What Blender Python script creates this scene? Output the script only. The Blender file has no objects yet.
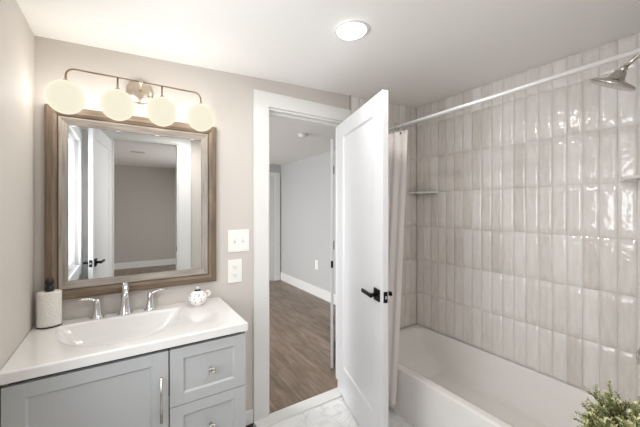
import bpy, bmesh, math, random
from mathutils import Vector, Matrix
PI = math.pi
S = bpy.context.scene
COL = S.collection
random.seed(7)

# ------------------------------------------------------------------ camera
cam_d = bpy.data.cameras.new('camera'); cam = bpy.data.objects.new('camera', cam_d); COL.objects.link(cam)
cam_d.sensor_fit = 'HORIZONTAL'; cam_d.sensor_width = 36; cam_d.lens = 306.7 / 640 * 36
cam_d.shift_y = -(213.5 - 207.9) / 640; cam_d.clip_start = 0.02
cam.location = (0.350, -1.937, 1.4075); cam.rotation_euler = (PI / 2, 0, -0.5711)
S.camera = cam
S.cycles.diffuse_bounces = 8
# ------------------------------------------------------------------ world, lights, exposure
w = bpy.data.worlds.new('world'); S.world = w; w.use_nodes = True
w.node_tree.nodes['Background'].inputs[0].default_value = (0.75, 0.85, 1, 1)
w.node_tree.nodes['Background'].inputs[1].default_value = 0.4
S.view_settings.view_transform = 'Standard'; S.view_settings.look = 'None'
S.view_settings.exposure = -0.17; S.view_settings.gamma = 1; S.view_settings.use_curve_mapping = False

def light(name, kind, loc, power, color=(1, 1, 1), rot=(0, 0, 0), **kw):
    d = bpy.data.lights.new(name, kind); d.energy = power; d.color = color
    for k, v in kw.items(): setattr(d, k, v)
    o = bpy.data.objects.new(name, d); COL.objects.link(o); o.location = loc; o.rotation_euler = rot
    return o
CEIL0, CEILS = 2.217, 0.0488                     # bathroom ceiling rises gently to the right
def cz(x): return CEIL0 + CEILS * x
# recessed bathroom downlights (the second is an unseen one added as fill, above and behind the camera)
light('downlight_lamp', 'AREA', (1.29, -0.755, cz(1.3) - 0.03), 6, (1, .965, .92), shape='DISK', size=0.13)
light('downlight_lamp', 'AREA', (0.95, -1.62, cz(.95) - 0.03), 9, (1, .965, .92), shape='DISK', size=0.13)
# daylight coming in at the windows of the two neighbouring rooms
light('bedroom_daylight', 'AREA', (-0.92, 2.0, 1.45), 84, (.99, .99, 1), rot=(0, -PI / 2 + .4, 0), shape='RECTANGLE', size=1.2, size_y=1.5, spread=math.radians(125))
light('landing_daylight', 'AREA', (2.9, -4.2, 1.45), 72, (1, .98, .96), rot=(0, PI / 2 - .3, 0), shape='RECTANGLE', size=1.2, size_y=1.6, spread=math.radians(135))
# daylight from the bathroom window on the left wall, just outside the left edge of the picture
light('bathroom_daylight', 'AREA', (-.025, -1.20, 1.46), 15, (.97, .985, 1), rot=(0, -PI / 2, 0), shape='RECTANGLE', size=1.08, size_y=.92, spread=math.radians(150))
GLOBE_W = .84; GLOBE_LAMP = 1.1

# ------------------------------------------------------------------ materials
def s2l(c):
    return tuple(((v / 255) / 12.92 if v / 255 <= .04045 else ((v / 255 + .055) / 1.055) ** 2.4) for v in c)
def mat(name, rgb, rough=.5, metal=0, spec=.5, coat=0, emis=None, estr=0):
    m = bpy.data.materials.new(name); m.use_nodes = True
    b = m.node_tree.nodes['Principled BSDF']
    b.inputs['Base Color'].default_value = (*s2l(rgb), 1); b.inputs['Roughness'].default_value = rough
    b.inputs['Metallic'].default_value = metal; b.inputs['Specular IOR Level'].default_value = spec
    b.inputs['Coat Weight'].default_value = coat
    if emis: b.inputs['Emission Color'].default_value = (*s2l(emis), 1); b.inputs['Emission Strength'].default_value = estr
    return m
def N(m, t, **kw):
    n = m.node_tree.nodes.new(t)
    for k, v in kw.items():
        if k.startswith('i_'): n.inputs[k[2:].replace('_', ' ')].default_value = v
        else: setattr(n, k, v)
    return n
def L(m, a, ao, b, bi): m.node_tree.links.new(a.outputs[ao], b.inputs[bi])
def B(m): return m.node_tree.nodes['Principled BSDF']
def ramp(m, stops):
    r = N(m, 'ShaderNodeValToRGB')
    while len(r.color_ramp.elements) < len(stops): r.color_ramp.elements.new(.5)
    for e, (p, c) in zip(r.color_ramp.elements, stops): e.position = p; e.color = (*s2l(c), 1)
    return r
def bumpy(m, scale=60, dist=.0006, strength=.4, coord='Object'):
    tc = N(m, 'ShaderNodeTexCoord'); n = N(m, 'ShaderNodeTexNoise'); n.inputs['Scale'].default_value = scale; n.inputs['Detail'].default_value = 3
    L(m, tc, coord, n, 'Vector'); bp = N(m, 'ShaderNodeBump'); bp.inputs['Strength'].default_value = strength; bp.inputs['Distance'].default_value = dist
    L(m, n, 'Fac', bp, 'Height'); L(m, bp, 'Normal', B(m), 'Normal'); return m
def paint(name, rgb, rough=.6): return bumpy(mat(name, rgb, rough, spec=.35), 90, .0005, .3)
def wood(name, dark, light_, along=(3, 60), rough=.45):
    m = mat(name, dark, rough); tc = N(m, 'ShaderNodeTexCoord'); mp = N(m, 'ShaderNodeMapping'); mp.inputs['Scale'].default_value = (along[0], along[1], along[1])
    L(m, tc, 'UV', mp, 'Vector'); n = N(m, 'ShaderNodeTexNoise'); n.inputs['Scale'].default_value = 1.5; n.inputs['Detail'].default_value = 5
    L(m, mp, 'Vector', n, 'Vector'); r = ramp(m, [(.3, dark), (.7, light_)]); L(m, n, 'Fac', r, 'Fac'); L(m, r, 'Color', B(m), 'Base Color')
    bp = N(m, 'ShaderNodeBump'); bp.inputs['Distance'].default_value = .0006; bp.inputs['Strength'].default_value = .4
    L(m, n, 'Fac', bp, 'Height'); L(m, bp, 'Normal', B(m), 'Normal'); return m

M = {}
M['beige'] = paint('beige wall paint', (205, 199, 193))
M['ceil'] = paint('white ceiling paint', (241, 240, 238), .7)
M['grey'] = paint('grey wall paint', (186, 187, 186))
M['grey2'] = paint('warm grey wall paint', (182, 177, 171))
M['trim'] = mat('white trim paint', (225, 225, 223), .35)
M['door'] = mat('white door paint', (215, 216, 218), .35)
M['black'] = mat('matte black metal', (22, 22, 23), .35, metal=.6)
M['blackp'] = mat('black plastic', (24, 23, 23), .35)
M['chrome'] = mat('polished chrome', (222, 222, 222), .07, metal=1)
M['nickel'] = mat('brushed nickel', (200, 195, 189), .26, metal=1)
M['bronze'] = mat('champagne nickel', (196, 184, 168), .3, metal=1)
M['barmetal'] = mat('dull brass bar', (140, 124, 106), .35, metal=1)
M['rod'] = mat('satin white steel rod', (230, 230, 230), .3, metal=.3)
M['porc'] = mat('white acrylic', (236, 234, 231), .12, coat=.4)
M['counter'] = mat('white cultured marble', (227, 226, 224), .09, coat=.5)
M['cab'] = mat('blue grey cabinet paint', (181, 184, 185), .4)
M['gapshade'] = mat('painted cabinet gap shade', (44, 48, 52), .7)
M['mirror'] = mat('mirror glass', (236, 238, 238), .01, metal=1)
M['plate'] = mat('white plastic', (240, 239, 235), .3)
M['slot'] = mat('dark slot', (60, 58, 55), .6)
M['shadegrey'] = mat('soft grey plastic', (222, 220, 216), .5)
M['globe'] = mat('opal glass globe', (54, 52, 46), .6, spec=.03, emis=(254, 248, 224), estr=GLOBE_W)
M['lens'] = mat('frosted lamp lens', (250, 250, 250), .4, emis=(255, 251, 244), estr=5)
M['soil'] = bumpy(mat('potting soil', (60, 44, 34), .9), 200, .003, 1)
M['pot'] = mat('white ceramic', (232, 230, 226), .25)
M['stand'] = mat('pale painted stool wood', (226, 222, 214), .5)
M['screw'] = mat('screw head', (190, 190, 186), .3, metal=.8)
M['towel'] = bumpy(mat('textured white stoneware', (232, 229, 223), .7), 170, .004, 1)
M['ceramic'] = mat('white glazed ceramic', (240, 237, 234), .15, coat=.5)
M['spot'] = mat('black glaze', (28, 27, 28), .2)
M['framewood'] = wood('brown frame wood', (90, 76, 62), (130, 111, 92), (4, 110))
M['frameinner'] = wood('weathered grey frame wood', (126, 118, 110), (164, 155, 146), (4, 110))
M['pane'] = mat('daylit window pane', (235, 240, 245), .1, emis=(225, 236, 250), estr=1.2)
# curtain
m = M['curtain'] = mat('pale pinkish white curtain cloth', (238, 232, 230), .85, spec=.2); bumpy(m, 400, .0004, .4)
# zellige tile: colour of each tile comes from a per-tile attribute; wavy glaze from noise
m = M['tile'] = mat('handmade glazed wall tile', (205, 196, 187), .09, coat=.3)
at = N(m, 'ShaderNodeAttribute', attribute_name='tone'); tc = N(m, 'ShaderNodeTexCoord')
n1 = N(m, 'ShaderNodeTexNoise'); n1.inputs['Scale'].default_value = 16; n1.inputs['Detail'].default_value = 4
n3 = N(m, 'ShaderNodeMapping'); n3.inputs['Scale'].default_value = (3, 3, .55); L(m, tc, 'Object', n3, 'Vector'); L(m, n3, 'Vector', n1, 'Vector')
mx = N(m, 'ShaderNodeMath', operation='MULTIPLY_ADD'); mx.inputs[1].default_value = .9; mx.inputs[2].default_value = -.45
L(m, n1, 'Fac', mx, 0)
ad = N(m, 'ShaderNodeMath', operation='ADD'); L(m, at, 'Fac', ad, 0); L(m, mx, 'Value', ad, 1)
r = ramp(m, [(.0, (211, 204, 197)), (.5, (228, 224, 220)), (1, (239, 237, 235))]); L(m, ad, 'Value', r, 'Fac'); L(m, r, 'Color', B(m), 'Base Color')
n2 = N(m, 'ShaderNodeTexNoise'); n2.inputs['Scale'].default_value = 26; n2.inputs['Detail'].default_value = 1.5; L(m, tc, 'Object', n2, 'Vector')
bp = N(m, 'ShaderNodeBump'); bp.inputs['Strength'].default_value = .55; bp.inputs['Distance'].default_value = .005
L(m, n2, 'Fac', bp, 'Height'); L(m, bp, 'Normal', B(m), 'Normal'); L(m, bp, 'Normal', B(m), 'Coat Normal')
M['grout'] = bumpy(mat('greige grout', (222, 216, 210), .85), 150, .001, .5)
# marble floor tile
m = M['marble'] = mat('white marble floor tile', (232, 231, 229), .18)
tc = N(m, 'ShaderNodeTexCoord')
mp = N(m, 'ShaderNodeMapping'); mp.inputs['Location'].default_value = (.14, .09, 0); L(m, tc, 'Object', mp, 'Vector')
br = N(m, 'ShaderNodeTexBrick'); br.inputs['Scale'].default_value = 1; br.inputs['Brick Width'].default_value = .305; br.inputs['Row Height'].default_value = .152
br.inputs['Mortar Size'].default_value = .0022; br.inputs['Color1'].default_value = (1, 1, 1, 1); br.inputs['Color2'].default_value = (.95, .95, .95, 1); br.inputs['Mortar'].default_value = (.84, .83, .82, 1)
L(m, mp, 'Vector', br, 'Vector')
nz = N(m, 'ShaderNodeTexNoise'); nz.inputs['Scale'].default_value = 5; nz.inputs['Detail'].default_value = 8; nz.inputs['Distortion'].default_value = 1.2; L(m, tc, 'Object', nz, 'Vector')
r = ramp(m, [(.36, (238, 238, 237)), (.5, (232, 232, 232)), (.53, (220, 221, 222)), (.57, (237, 237, 236))]); L(m, nz, 'Fac', r, 'Fac')
mm = N(m, 'ShaderNodeMix', data_type='RGBA', blend_type='MULTIPLY'); mm.inputs[0].default_value = 1
m.node_tree.links.new(r.outputs['Color'], mm.inputs[6]); m.node_tree.links.new(br.outputs['Color'], mm.inputs[7]); m.node_tree.links.new(mm.outputs[2], B(m).inputs['Base Color'])
# wood plank floor, boards run along Y
m = M['plank'] = mat('grey brown oak planks', (140, 124, 108), .38)
tc = N(m, 'ShaderNodeTexCoord'); mp = N(m, 'ShaderNodeMapping'); mp.inputs['Rotation'].default_value = (0, 0, PI / 2); L(m, tc, 'Object', mp, 'Vector')
br = N(m, 'ShaderNodeTexBrick'); br.inputs['Scale'].default_value = 1; br.inputs['Brick Width'].default_value = 1.25; br.inputs['Row Height'].default_value = .18; br.offset = .37
br.inputs['Mortar Size'].default_value = .0022; br.inputs['Color1'].default_value = (.74, .74, .74, 1); br.inputs['Color2'].default_value = (1.08, 1.08, 1.08, 1); br.inputs['Mortar'].default_value = (.45, .42, .4, 1)
L(m, mp, 'Vector', br, 'Vector')
m2 = N(m, 'ShaderNodeMapping'); m2.inputs['Scale'].default_value = (9, 1.6, 1); L(m, tc, 'Object', m2, 'Vector')
nz = N(m, 'ShaderNodeTexNoise'); nz.inputs['Scale'].default_value = 2.2; nz.inputs['Detail'].default_value = 7; nz.inputs['Distortion'].default_value = .6; L(m, m2, 'Vector', nz, 'Vector')
r = ramp(m, [(.25, (104, 88, 74)), (.5, (131, 113, 97)), (.75, (154, 137, 121))]); L(m, nz, 'Fac', r, 'Fac')
mm = N(m, 'ShaderNodeMix', data_type='RGBA', blend_type='MULTIPLY'); mm.inputs[0].default_value = 1
m.node_tree.links.new(r.outputs['Color'], mm.inputs[6]); m.node_tree.links.new(br.outputs['Color'], mm.inputs[7]); m.node_tree.links.new(mm.outputs[2], B(m).inputs['Base Color'])
# leaves
m = M['leaf'] = mat('small green leaves', (86, 104, 54), .5)
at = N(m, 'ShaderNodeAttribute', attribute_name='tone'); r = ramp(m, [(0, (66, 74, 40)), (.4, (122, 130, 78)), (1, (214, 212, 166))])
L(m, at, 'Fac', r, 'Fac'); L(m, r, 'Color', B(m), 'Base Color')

# ------------------------------------------------------------------ mesh helpers
def bm_new(): return bmesh.new()
def add_box(bm, x0, y0, z0, x1, y1, z1, bev=0, seg=2, mi=0):
    t = bmesh.new()
    bmesh.ops.create_cube(t, size=1)
    for v in t.verts: v.co = Vector(((x0 + x1) / 2 + v.co.x * (x1 - x0), (y0 + y1) / 2 + v.co.y * (y1 - y0), (z0 + z1) / 2 + v.co.z * (z1 - z0)))
    if bev: bmesh.ops.bevel(t, geom=list(t.edges), offset=bev, segments=seg, affect='EDGES', profile=.5)
    merge(bm, t, mi); return bm
def merge(bm, t, mi=0, mtx=None):
    if mtx: bmesh.ops.transform(t, matrix=mtx, verts=t.verts)
    mp = {v: bm.verts.new(v.co) for v in t.verts}
    for f in t.faces:
        try:
            g = bm.faces.new([mp[v] for v in f.verts]); g.material_index = mi or f.material_index; g.smooth = f.smooth
        except ValueError: pass
    t.free()
def add_lathe(bm, prof, c=(0, 0, 0), axis=(0, 0, 1), n=32, mi=0, smooth=True, scale=(1, 1)):
    """prof: [(r, h)...] along axis"""
    t = bmesh.new(); rings = []
    for r_, h in prof:
        if r_ < 1e-6: rings.append([t.verts.new((0, 0, h))])
        else: rings.append([t.verts.new((r_ * math.cos(2 * PI * k / n) * scale[0], r_ * math.sin(2 * PI * k / n) * scale[1], h)) for k in range(n)])
    for a, b in zip(rings, rings[1:]):
        for k in range(n):
            k2 = (k + 1) % n
            if len(a) == 1 and len(b) == 1: continue
            if len(a) == 1: f = t.faces.new((a[0], b[k2], b[k]))
            elif len(b) == 1: f = t.faces.new((a[k], a[k2], b[0]))
            else: f = t.faces.new((a[k], a[k2], b[k2], b[k]))
            f.smooth = smooth
    for rg, fl in ((rings[0], True), (rings[-1], False)):
        if len(rg) > 1: t.faces.new(rg[::-1] if fl else rg)
    bmesh.ops.recalc_face_normals(t, faces=t.faces)
    q = Vector((0, 0, 1)).rotation_difference(Vector(axis).normalized()).to_matrix().to_4x4()
    merge(bm, t, mi, Matrix.Translation(c) @ q); return bm
def add_tube(bm, pts, rad, n=12, mi=0, flat=1.0):
    """tube through pts; rad number or list; flat squashes the section along its local up"""
    pts = [Vector(p) for p in pts]
    rads = rad if isinstance(rad, (list, tuple)) else [rad] * len(pts)
    t = bmesh.new(); rings = []; up = None
    for i, p in enumerate(pts):
        d = (pts[min(i + 1, len(pts) - 1)] - pts[max(i - 1, 0)]).normalized()
        if up is None:
            up = Vector((0, 0, 1)) if abs(d.z) < .9 else Vector((0, 1, 0))
        s = d.cross(up).normalized(); up = s.cross(d).normalized()
        rings.append([t.verts.new(p + rads[i] * (math.cos(2 * PI * k / n) * s + math.sin(2 * PI * k / n) * up * flat)) for k in range(n)])
    for a, b in zip(rings, rings[1:]):
        for k in range(n):
            f = t.faces.new((a[k], a[(k + 1) % n], b[(k + 1) % n], b[k])); f.smooth = True
    t.faces.new(rings[0][::-1]); t.faces.new(rings[-1])
    bmesh.ops.recalc_face_normals(t, faces=t.faces)
    merge(bm, t, mi); return bm
def add_prism(bm, poly, d0, d1, plane='xy', mi=0, bev=0):
    t = bmesh.new()
    def P(a, b, c): return {'xy': (a, b, c), 'xz': (a, c, b), 'yz': (c, a, b)}[plane]
    lo = [t.verts.new(P(a, b, d0)) for a, b in poly]; hi = [t.verts.new(P(a, b, d1)) for a, b in poly]
    t.faces.new(lo); t.faces.new(hi)
    for i in range(len(poly)):
        j = (i + 1) % len(poly); t.faces.new((lo[i], lo[j], hi[j], hi[i]))
    bmesh.ops.recalc_face_normals(t, faces=t.faces)
    if bev: bmesh.ops.bevel(t, geom=list(t.edges), offset=bev, segments=2, affect='EDGES')
    merge(bm, t, mi); return bm
def obj(name, bm, mats, parent=None, loc=None, rotz=0, wn=False):
    me = bpy.data.meshes.new(name); bm.normal_update(); bm.to_mesh(me); bm.free()
    for mm_ in (mats if isinstance(mats, (list, tuple)) else [mats]): me.materials.append(mm_)
    o = bpy.data.objects.new(name, me); COL.objects.link(o)
    if parent: o.parent = parent
    if loc: o.location = loc
    if rotz: o.rotation_euler = (0, 0, rotz)
    if wn:
        me.polygons.foreach_set('use_smooth', [True] * len(me.polygons))
        md = o.modifiers.new('wn', 'WEIGHTED_NORMAL'); md.keep_sharp = True
    return o
def tag(o, label=None, cat=None, group=None, kind=None):
    if label: o['label'] = label
    if cat: o['category'] = cat
    if group: o['group'] = group
    if kind: o['kind'] = kind
    return o
def thing(name, label, cat, loc=(0, 0, 0), rotz=0, group=None, kind=None):
    o = bpy.data.objects.new(name, None); COL.objects.link(o); o.location = loc; o.rotation_euler = (0, 0, rotz); o.empty_display_size = .1
    return tag(o, label, cat, group, kind)
def struct(name, bm, m, label=None, cat=None, parent=None):
    o = obj(name, bm, m, parent)
    if not parent: tag(o, label, cat, None, 'structure')
    return o
def boxobj(name, b, m, label, cat, bev=0):
    return struct(name, add_box(bm_new(), *b, bev=bev), m, label, cat)
def dup(o, parent=None):
    c = o.copy(); COL.objects.link(c); c.parent = parent
    for ch in list(o.children): dup(ch, c)
    return c

# ------------------------------------------------------------------ shell
XO, XR_, ZO = 1.174, 1.830, 2.088      # door opening in the mirror wall
TX = 2.672; YE = -1.66; YB = -2.08     # tiled wall, wet wall, wall behind the camera
TH = .11
# mirror wall (bathroom face)
bm = bm_new(); add_box(bm, -.11, 0, 0, XO, .055, 2.5); add_box(bm, XR_, 0, 0, 2.78, .055, 2.5); add_box(bm, XO, 0, ZO, XR_, .055, 2.5)
struct('wall_back', bm, M['beige'], 'beige painted bathroom wall behind the mirror and vanity', 'wall')
bm = bm_new(); add_box(bm, -1.06, .055, 0, XO, TH, 2.5); add_box(bm, XR_, .055, 0, 3.07, TH, 2.5); add_box(bm, XO, .055, ZO, XR_, TH, 2.5)
struct('wall_bedroom_front', bm, M['grey'], 'grey bedroom side of the wall around the open doorway', 'wall')
# left bathroom wall with a window opening
DY0, DY1, DZ0, DZ = -.70, -1.70, .88, 2.03
bm = bm_new(); add_box(bm, -.11, DY0, 0, 0, 0, 2.5); add_box(bm, -.11, YB, 0, 0, DY1, 2.5); add_box(bm, -.11, DY1, DZ, 0, DY0, 2.5); add_box(bm, -.11, DY1, 0, 0, DY0, DZ0)
struct('wall_left', bm, M['beige'], 'beige painted wall at the left end of the vanity', 'wall')
# wall behind the camera with doorway
QX0, QX1, QZ = .255, .905, 2.17
bm = bm_new(); add_box(bm, -.11, YB - TH, 0, QX0, YB, 2.5); add_box(bm, QX1, YB - TH, 0, TX + .11, YB, 2.5); add_box(bm, QX0, YB - TH, QZ, QX1, YB, 2.5)
struct('wall_front', bm, M['beige'], 'beige wall with a doorway, reflected in the mirror', 'wall')
# wet wall block at the near end of the tub
bm = bm_new(); add_box(bm, 1.93, YB, 0, TX, YE - .012, 2.5)
struct('wall_wet', bm, M['beige'], 'wall at the near end of the bathtub carrying the shower head', 'wall')
boxobj('wall_tiled_core', (TX + .012, YB, 0, TX + .11, 0, 2.5), M['beige'], 'wall core behind the glazed tiles beside the tub', 'wall')
# bathroom ceiling (slopes)
bm = bm_new(); add_prism(bm, [(0, cz(0)), (TX + .012, cz(TX)), (TX + .012, 2.5), (0, 2.5)], YB, 0, 'xz')
struct('ceiling', bm, M['ceil'], 'white bathroom ceiling', 'ceiling')
boxobj('floor', (0, YB, -.05, TX, -.10, 0), M['marble'], 'white marble tile bathroom floor', 'floor')
# bedroom beyond the doorway
HX, HY, HZ = 2.955, 3.535, 2.248
boxobj('floor_bedroom', (-1.0, 0, -.05, HX, HY, .0), M['plank'], 'grey brown plank floor beyond the open door', 'floor')
boxobj('ceiling_bedroom', (-1.0, TH, HZ, HX, HY, 2.4), M['ceil'], 'bedroom ceiling seen through the doorway', 'ceiling')
boxobj('wall_bedroom_right', (HX, TH, 0, HX + .1, HY + .1, 2.4), M['grey'], 'grey bedroom wall seen through the doorway', 'wall')
bm = bm_new(); add_box(bm, -1.1, HY, 0, 2.0, HY + .1, 2.4); add_box(bm, 2.80, HY, 0, HX, HY + .1, 2.4); add_box(bm, 2.0, HY, 2.03, 2.80, HY + .1, 2.4)
struct('wall_bedroom_far', bm, M['grey'], 'far grey bedroom wall holding a closed white door', 'wall')
bm = bm_new(); add_box(bm, -1.1, TH, 0, -1.0, 1.3, 2.4); add_box(bm, -1.1, 2.7, 0, -1.0, HY, 2.4); add_box(bm, -1.1, 1.3, 0, -1.0, 2.7, .8); add_box(bm, -1.1, 1.3, 2.1, -1.0, 2.7, 2.4)
struct('wall_bedroom_left', bm, M['grey'], 'bedroom wall with the window', 'wall')
# room behind the camera
RY, RZ = -6.48, 2.39
boxobj('floor_landing', (-1.5, RY, -.05, 3.0, YB - TH, 0), M['plank'], 'plank floor of the room reflected in the mirror', 'floor')
boxobj('ceiling_landing', (-1.5, RY, RZ, 3.0, YB - TH, 2.55), M['ceil'], 'ceiling of the room reflected in the mirror', 'ceiling')
boxobj('wall_landing_far', (-1.6, RY - .1, 0, 3.1, RY, 2.55), M['grey2'], 'grey far wall reflected in the mirror', 'wall')
boxobj('wall_landing_left', (-1.6, RY, 0, -1.5, YB - TH, 2.55), M['grey2'], 'side wall of the reflected room', 'wall')
bm = bm_new(); add_box(bm, 3.0, RY, 0, 3.1, -5.0, 2.55); add_box(bm, 3.0, -3.4, 0, 3.1, YB - TH, 2.55); add_box(bm, 3.0, -5.0, 0, 3.1, -3.4, .8); add_box(bm, 3.0, -5.0, 2.1, 3.1, -3.4, 2.55)
struct('wall_landing_right', bm, M['grey2'], 'window wall of the reflected room', 'wall')
bm = bm_new(); add_box(bm, -1.5, YB - TH, 0, -.11, YB - TH + .05, 2.55); add_box(bm, TX + .11, YB - TH, 0, 3.0, YB - TH + .05, 2.55)
struct('wall_landing_near', bm, M['grey2'], 'near wall ends of the reflected room', 'wall')
# windows
def window(name, x, y0, y1, z0, z1, inward, label):
    t = thing(name, label, 'window', (x, (y0 + y1) / 2, z0), kind='structure')
    h = (y1 - y0) / 2; H_ = z1 - z0
    bm = bm_new()
    for a in ((-.04, -h, 0, .04, -h + .05, H_), (-.04, h - .05, 0, .04, h, H_), (-.04, -h + .05, 0, .04, h - .05, .05), (-.04, -h + .05, H_ - .05, .04, h - .05, H_), (-.02, -h + .05, H_ / 2 - .02, .02, h - .05, H_ / 2 + .02)): add_box(bm, *a, bev=.003)
    obj('window_frame', bm, M['trim'], t)
    obj('pane', add_box(bm_new(), -.055, -h + .02, .02, -.048, h - .02, H_ - .02) if inward > 0 else add_box(bm_new(), .048, -h + .02, .02, .055, h - .02, H_ - .02), M['pane'], t)
window('window_3', -.065, DY1, DY0, DZ0, DZ, 1, 'bright white window reflected at the left edge of the mirror')
window('window_1', -1.05, 1.3, 2.7, .8, 2.1, 1, 'bedroom window letting in daylight')
window('window_2', 3.05, -5.0, -3.4, .8, 2.1, -1, 'window of the reflected room letting in daylight')

# ------------------------------------------------------------------ glazed tiles
def tile_wall(name, u0, u1, z1fun, place, label, seed, ustart, z_lo=.24, side=1):
    rnd = random.Random(seed); bm = bmesh.new(); tone = bm.faces.layers.float.new('tone_f')
    P, Q, Z0 = .0775, .3098, 1.2377 - .3098 * 4
    g = .0014; tones = []
    k0 = math.floor((u0 - ustart) / P); k1 = math.ceil((u1 - ustart) / P)
    for k in range(k0, k1):
        for j in range(0, 9):
            a0, a1 = max(u0, ustart + k * P + g), min(u1, ustart + (k + 1) * P - g)
            b0, b1 = max(z_lo, Z0 + j * Q + g), Z0 + (j + 1) * Q - g
            b1 = min(b1, z1fun((a0 + a1) / 2))
            jt = rnd.uniform(-.0009, .0009); b0 += jt
            if a1 - a0 < .004 or b1 - b0 < .006: continue
            tx_, tz_ = rnd.gauss(0, .009), rnd.gauss(0, .006); off = rnd.uniform(-.0008, .0008); tn = min(1, max(0, rnd.gauss(.5, .16)))
            def D(a, b, e): return .0075 + off + tx_ * (a - (a0 + a1) / 2) + tz_ * (b - (b0 + b1) / 2) - e
            ph = [rnd.uniform(0, 6) for _ in range(3)]
            ua = [a0, a0 + .0022] + [a0 + (a1 - a0) * q / 4 for q in (1, 2, 3)] + [a1 - .0022, a1]
            ub = [b0, b0 + .0022] + [b0 + (b1 - b0) * q / 6 for q in range(1, 6)] + [b1 - .0022, b1]
            if a1 - a0 < .02: ua = [a0, a1]
            if b1 - b0 < .03: ub = [b0, b1]
            gr = []
            for ib, b in enumerate(ub):
                row = []
                for ia, a in enumerate(ua):
                    edge = ia in (0, len(ua) - 1) or ib in (0, len(ub) - 1)
                    wv = .00035 * math.sin(a * 90 + ph[0]) + .0003 * math.sin(b * 38 + ph[1])
                    row.append(bm.verts.new(place(a, b, D(a, b, .0022 if edge else 0) + wv)))
                gr.append(row)
            for ib in range(len(ub) - 1):
                for ia in range(len(ua) - 1):
                    f = bm.faces.new((gr[ib][ia], gr[ib][ia + 1], gr[ib + 1][ia + 1], gr[ib + 1][ia])) if side > 0 else bm.faces.new((gr[ib][ia], gr[ib + 1][ia], gr[ib + 1][ia + 1], gr[ib][ia + 1]))
                    f.smooth = True; tones.append(tn)
    # grout bed
    v = [bm.verts.new(place(a, b, .0042)) for a, b in ((u0, z_lo), (u1, z_lo), (u1, z1fun(u1)), (u0, z1fun(u0)))]
    w_ = [bm.verts.new(place(a, b, -.008)) for a, b in ((u0, z_lo), (u1, z_lo), (u1, z1fun(u1)), (u0, z1fun(u0)))]
    fs = [bm.faces.new(v if side > 0 else v[::-1]), bm.faces.new(w_[::-1] if side > 0 else w_)]
    for i in range(4): fs.append(bm.faces.new((v[i], w_[i], w_[(i + 1) % 4], v[(i + 1) % 4])))
    for f in fs: f.material_index = 1; tones.append(.5)
    bm.faces.layers.float.remove(tone)
    me = bpy.data.meshes.new(name); bm.to_mesh(me); bm.free()
    me.materials.append(M['tile']); me.materials.append(M['grout'])
    a = me.attributes.new('tone', 'FLOAT', 'FACE'); a.data.foreach_set('value', tones)
    o = bpy.data.objects.new(name, me); COL.objects.link(o); return tag(o, label, 'wall', None, 'structure')
# surfaces sit ~7 mm proud of the planes below
tile_wall('wall_right', YE, -.001, lambda a: cz(TX) - .001, lambda a, b, d: (TX + .004 - d + .004, a, b), 'long tiled wall of vertical glazed beige tiles beside the tub', 3, 0.0, side=-1)
tile_wall('wall_tub_end', 1.880, TX - .004, lambda a: cz(a) - .001, lambda a, b, d: (a, -d, b), 'tiled wall at the far end of the tub behind the curtain', 5, TX - .0775 * 11, side=1)
tile_wall('wall_shower', 1.93, TX - .004, lambda a: cz(a) - .001, lambda a, b, d: (a, YE - .012 + d, b), 'tiled wet wall at the near end of the tub', 6, TX - .0775 * 11, side=-1)
boxobj('trim_1', (1.874, -.010, .24, 1.880, 0, cz(1.877)), M['nickel'], 'thin metal edge strip where the tile begins', 'trim')

# ------------------------------------------------------------------ casings, baseboards, threshold
def casing(name, x0, x1, zt, y, th, wl, wr, wt, label, ztop_limit=9):
    bm = bm_new(); ya, yb = (y - th, y) if th > 0 else (y, y - th)
    add_prism(bm, [(x0 - wl, 0), (x0, 0), (x0, zt), (x1, zt), (x1, 0), (x1 + wr, 0), (x1 + wr, zt + wt), (x0 - wl, zt + wt)], ya, yb, 'xz', bev=.002)
    return struct(name, bm, M['trim'], label, 'door casing')
casing('trim_2', XO, XR_, ZO, 0, .018, .104, .043, .098, 'flat white casing around the open bathroom doorway')
bm = bm_new()   # jamb lining with stop
add_box(bm, XO - .001, -.0, .013, XO + .012, TH, ZO); add_box(bm, XR_ - .012, 0, .013, XR_ + .001, TH, ZO); add_box(bm, XO + .012, 0, ZO - .014, XR_ - .012, TH, ZO)
add_box(bm, XO + .012, .045, .013, XO + .024, .085, ZO - .014); add_box(bm, XO + .024, .045, ZO - .028, XR_ - .012, .085, ZO - .014)
struct('trim_3', bm, M['trim'], 'white jamb lining inside the bathroom doorway', 'door jamb')
boxobj('trim_4', (XO - .104, -.10, -.05, XR_ + .043, .0, .010), M['trim'], 'white marble threshold at the bathroom doorway', 'threshold', .002)
casing('trim_5', QX0, QX1, QZ, YB, -.018, .115, .14, .10, 'white casing of the doorway reflected in the mirror')
bm = bm_new(); add_box(bm, QX0 - .001, YB - TH, 0, QX0 + .012, YB, QZ); add_box(bm, QX1 - .012, YB - TH, 0, QX1 + .001, YB, QZ); add_box(bm, QX0 + .012, YB - TH, QZ - .012, QX1 - .012, YB, QZ)
o = struct('trim_6', bm, M['trim'], 'white jamb lining of the reflected doorway', 'door jamb')
obj('strike_plate', add_box(bm_new(), QX1 - .0145, YB - .04, .89, QX1 - .012, YB - .012, .95), M['black'], o)
def baseboard(name, a, label, m='trim'): return boxobj(name, a, M[m], label, 'baseboard', .003)
baseboard('baseboard_back', (.862, -.013, 0, XO - .105, 0, .088), 'short white baseboard between vanity and door casing')
baseboard('baseboard_bedroom_right', (HX - .014, TH, 0, HX, HY, .15), 'tall white baseboard along the grey bedroom wall')
baseboard('baseboard_bedroom_far', (-1, HY - .014, 0, 1.89, HY, .15), 'white baseboard on the far bedroom wall')
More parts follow.
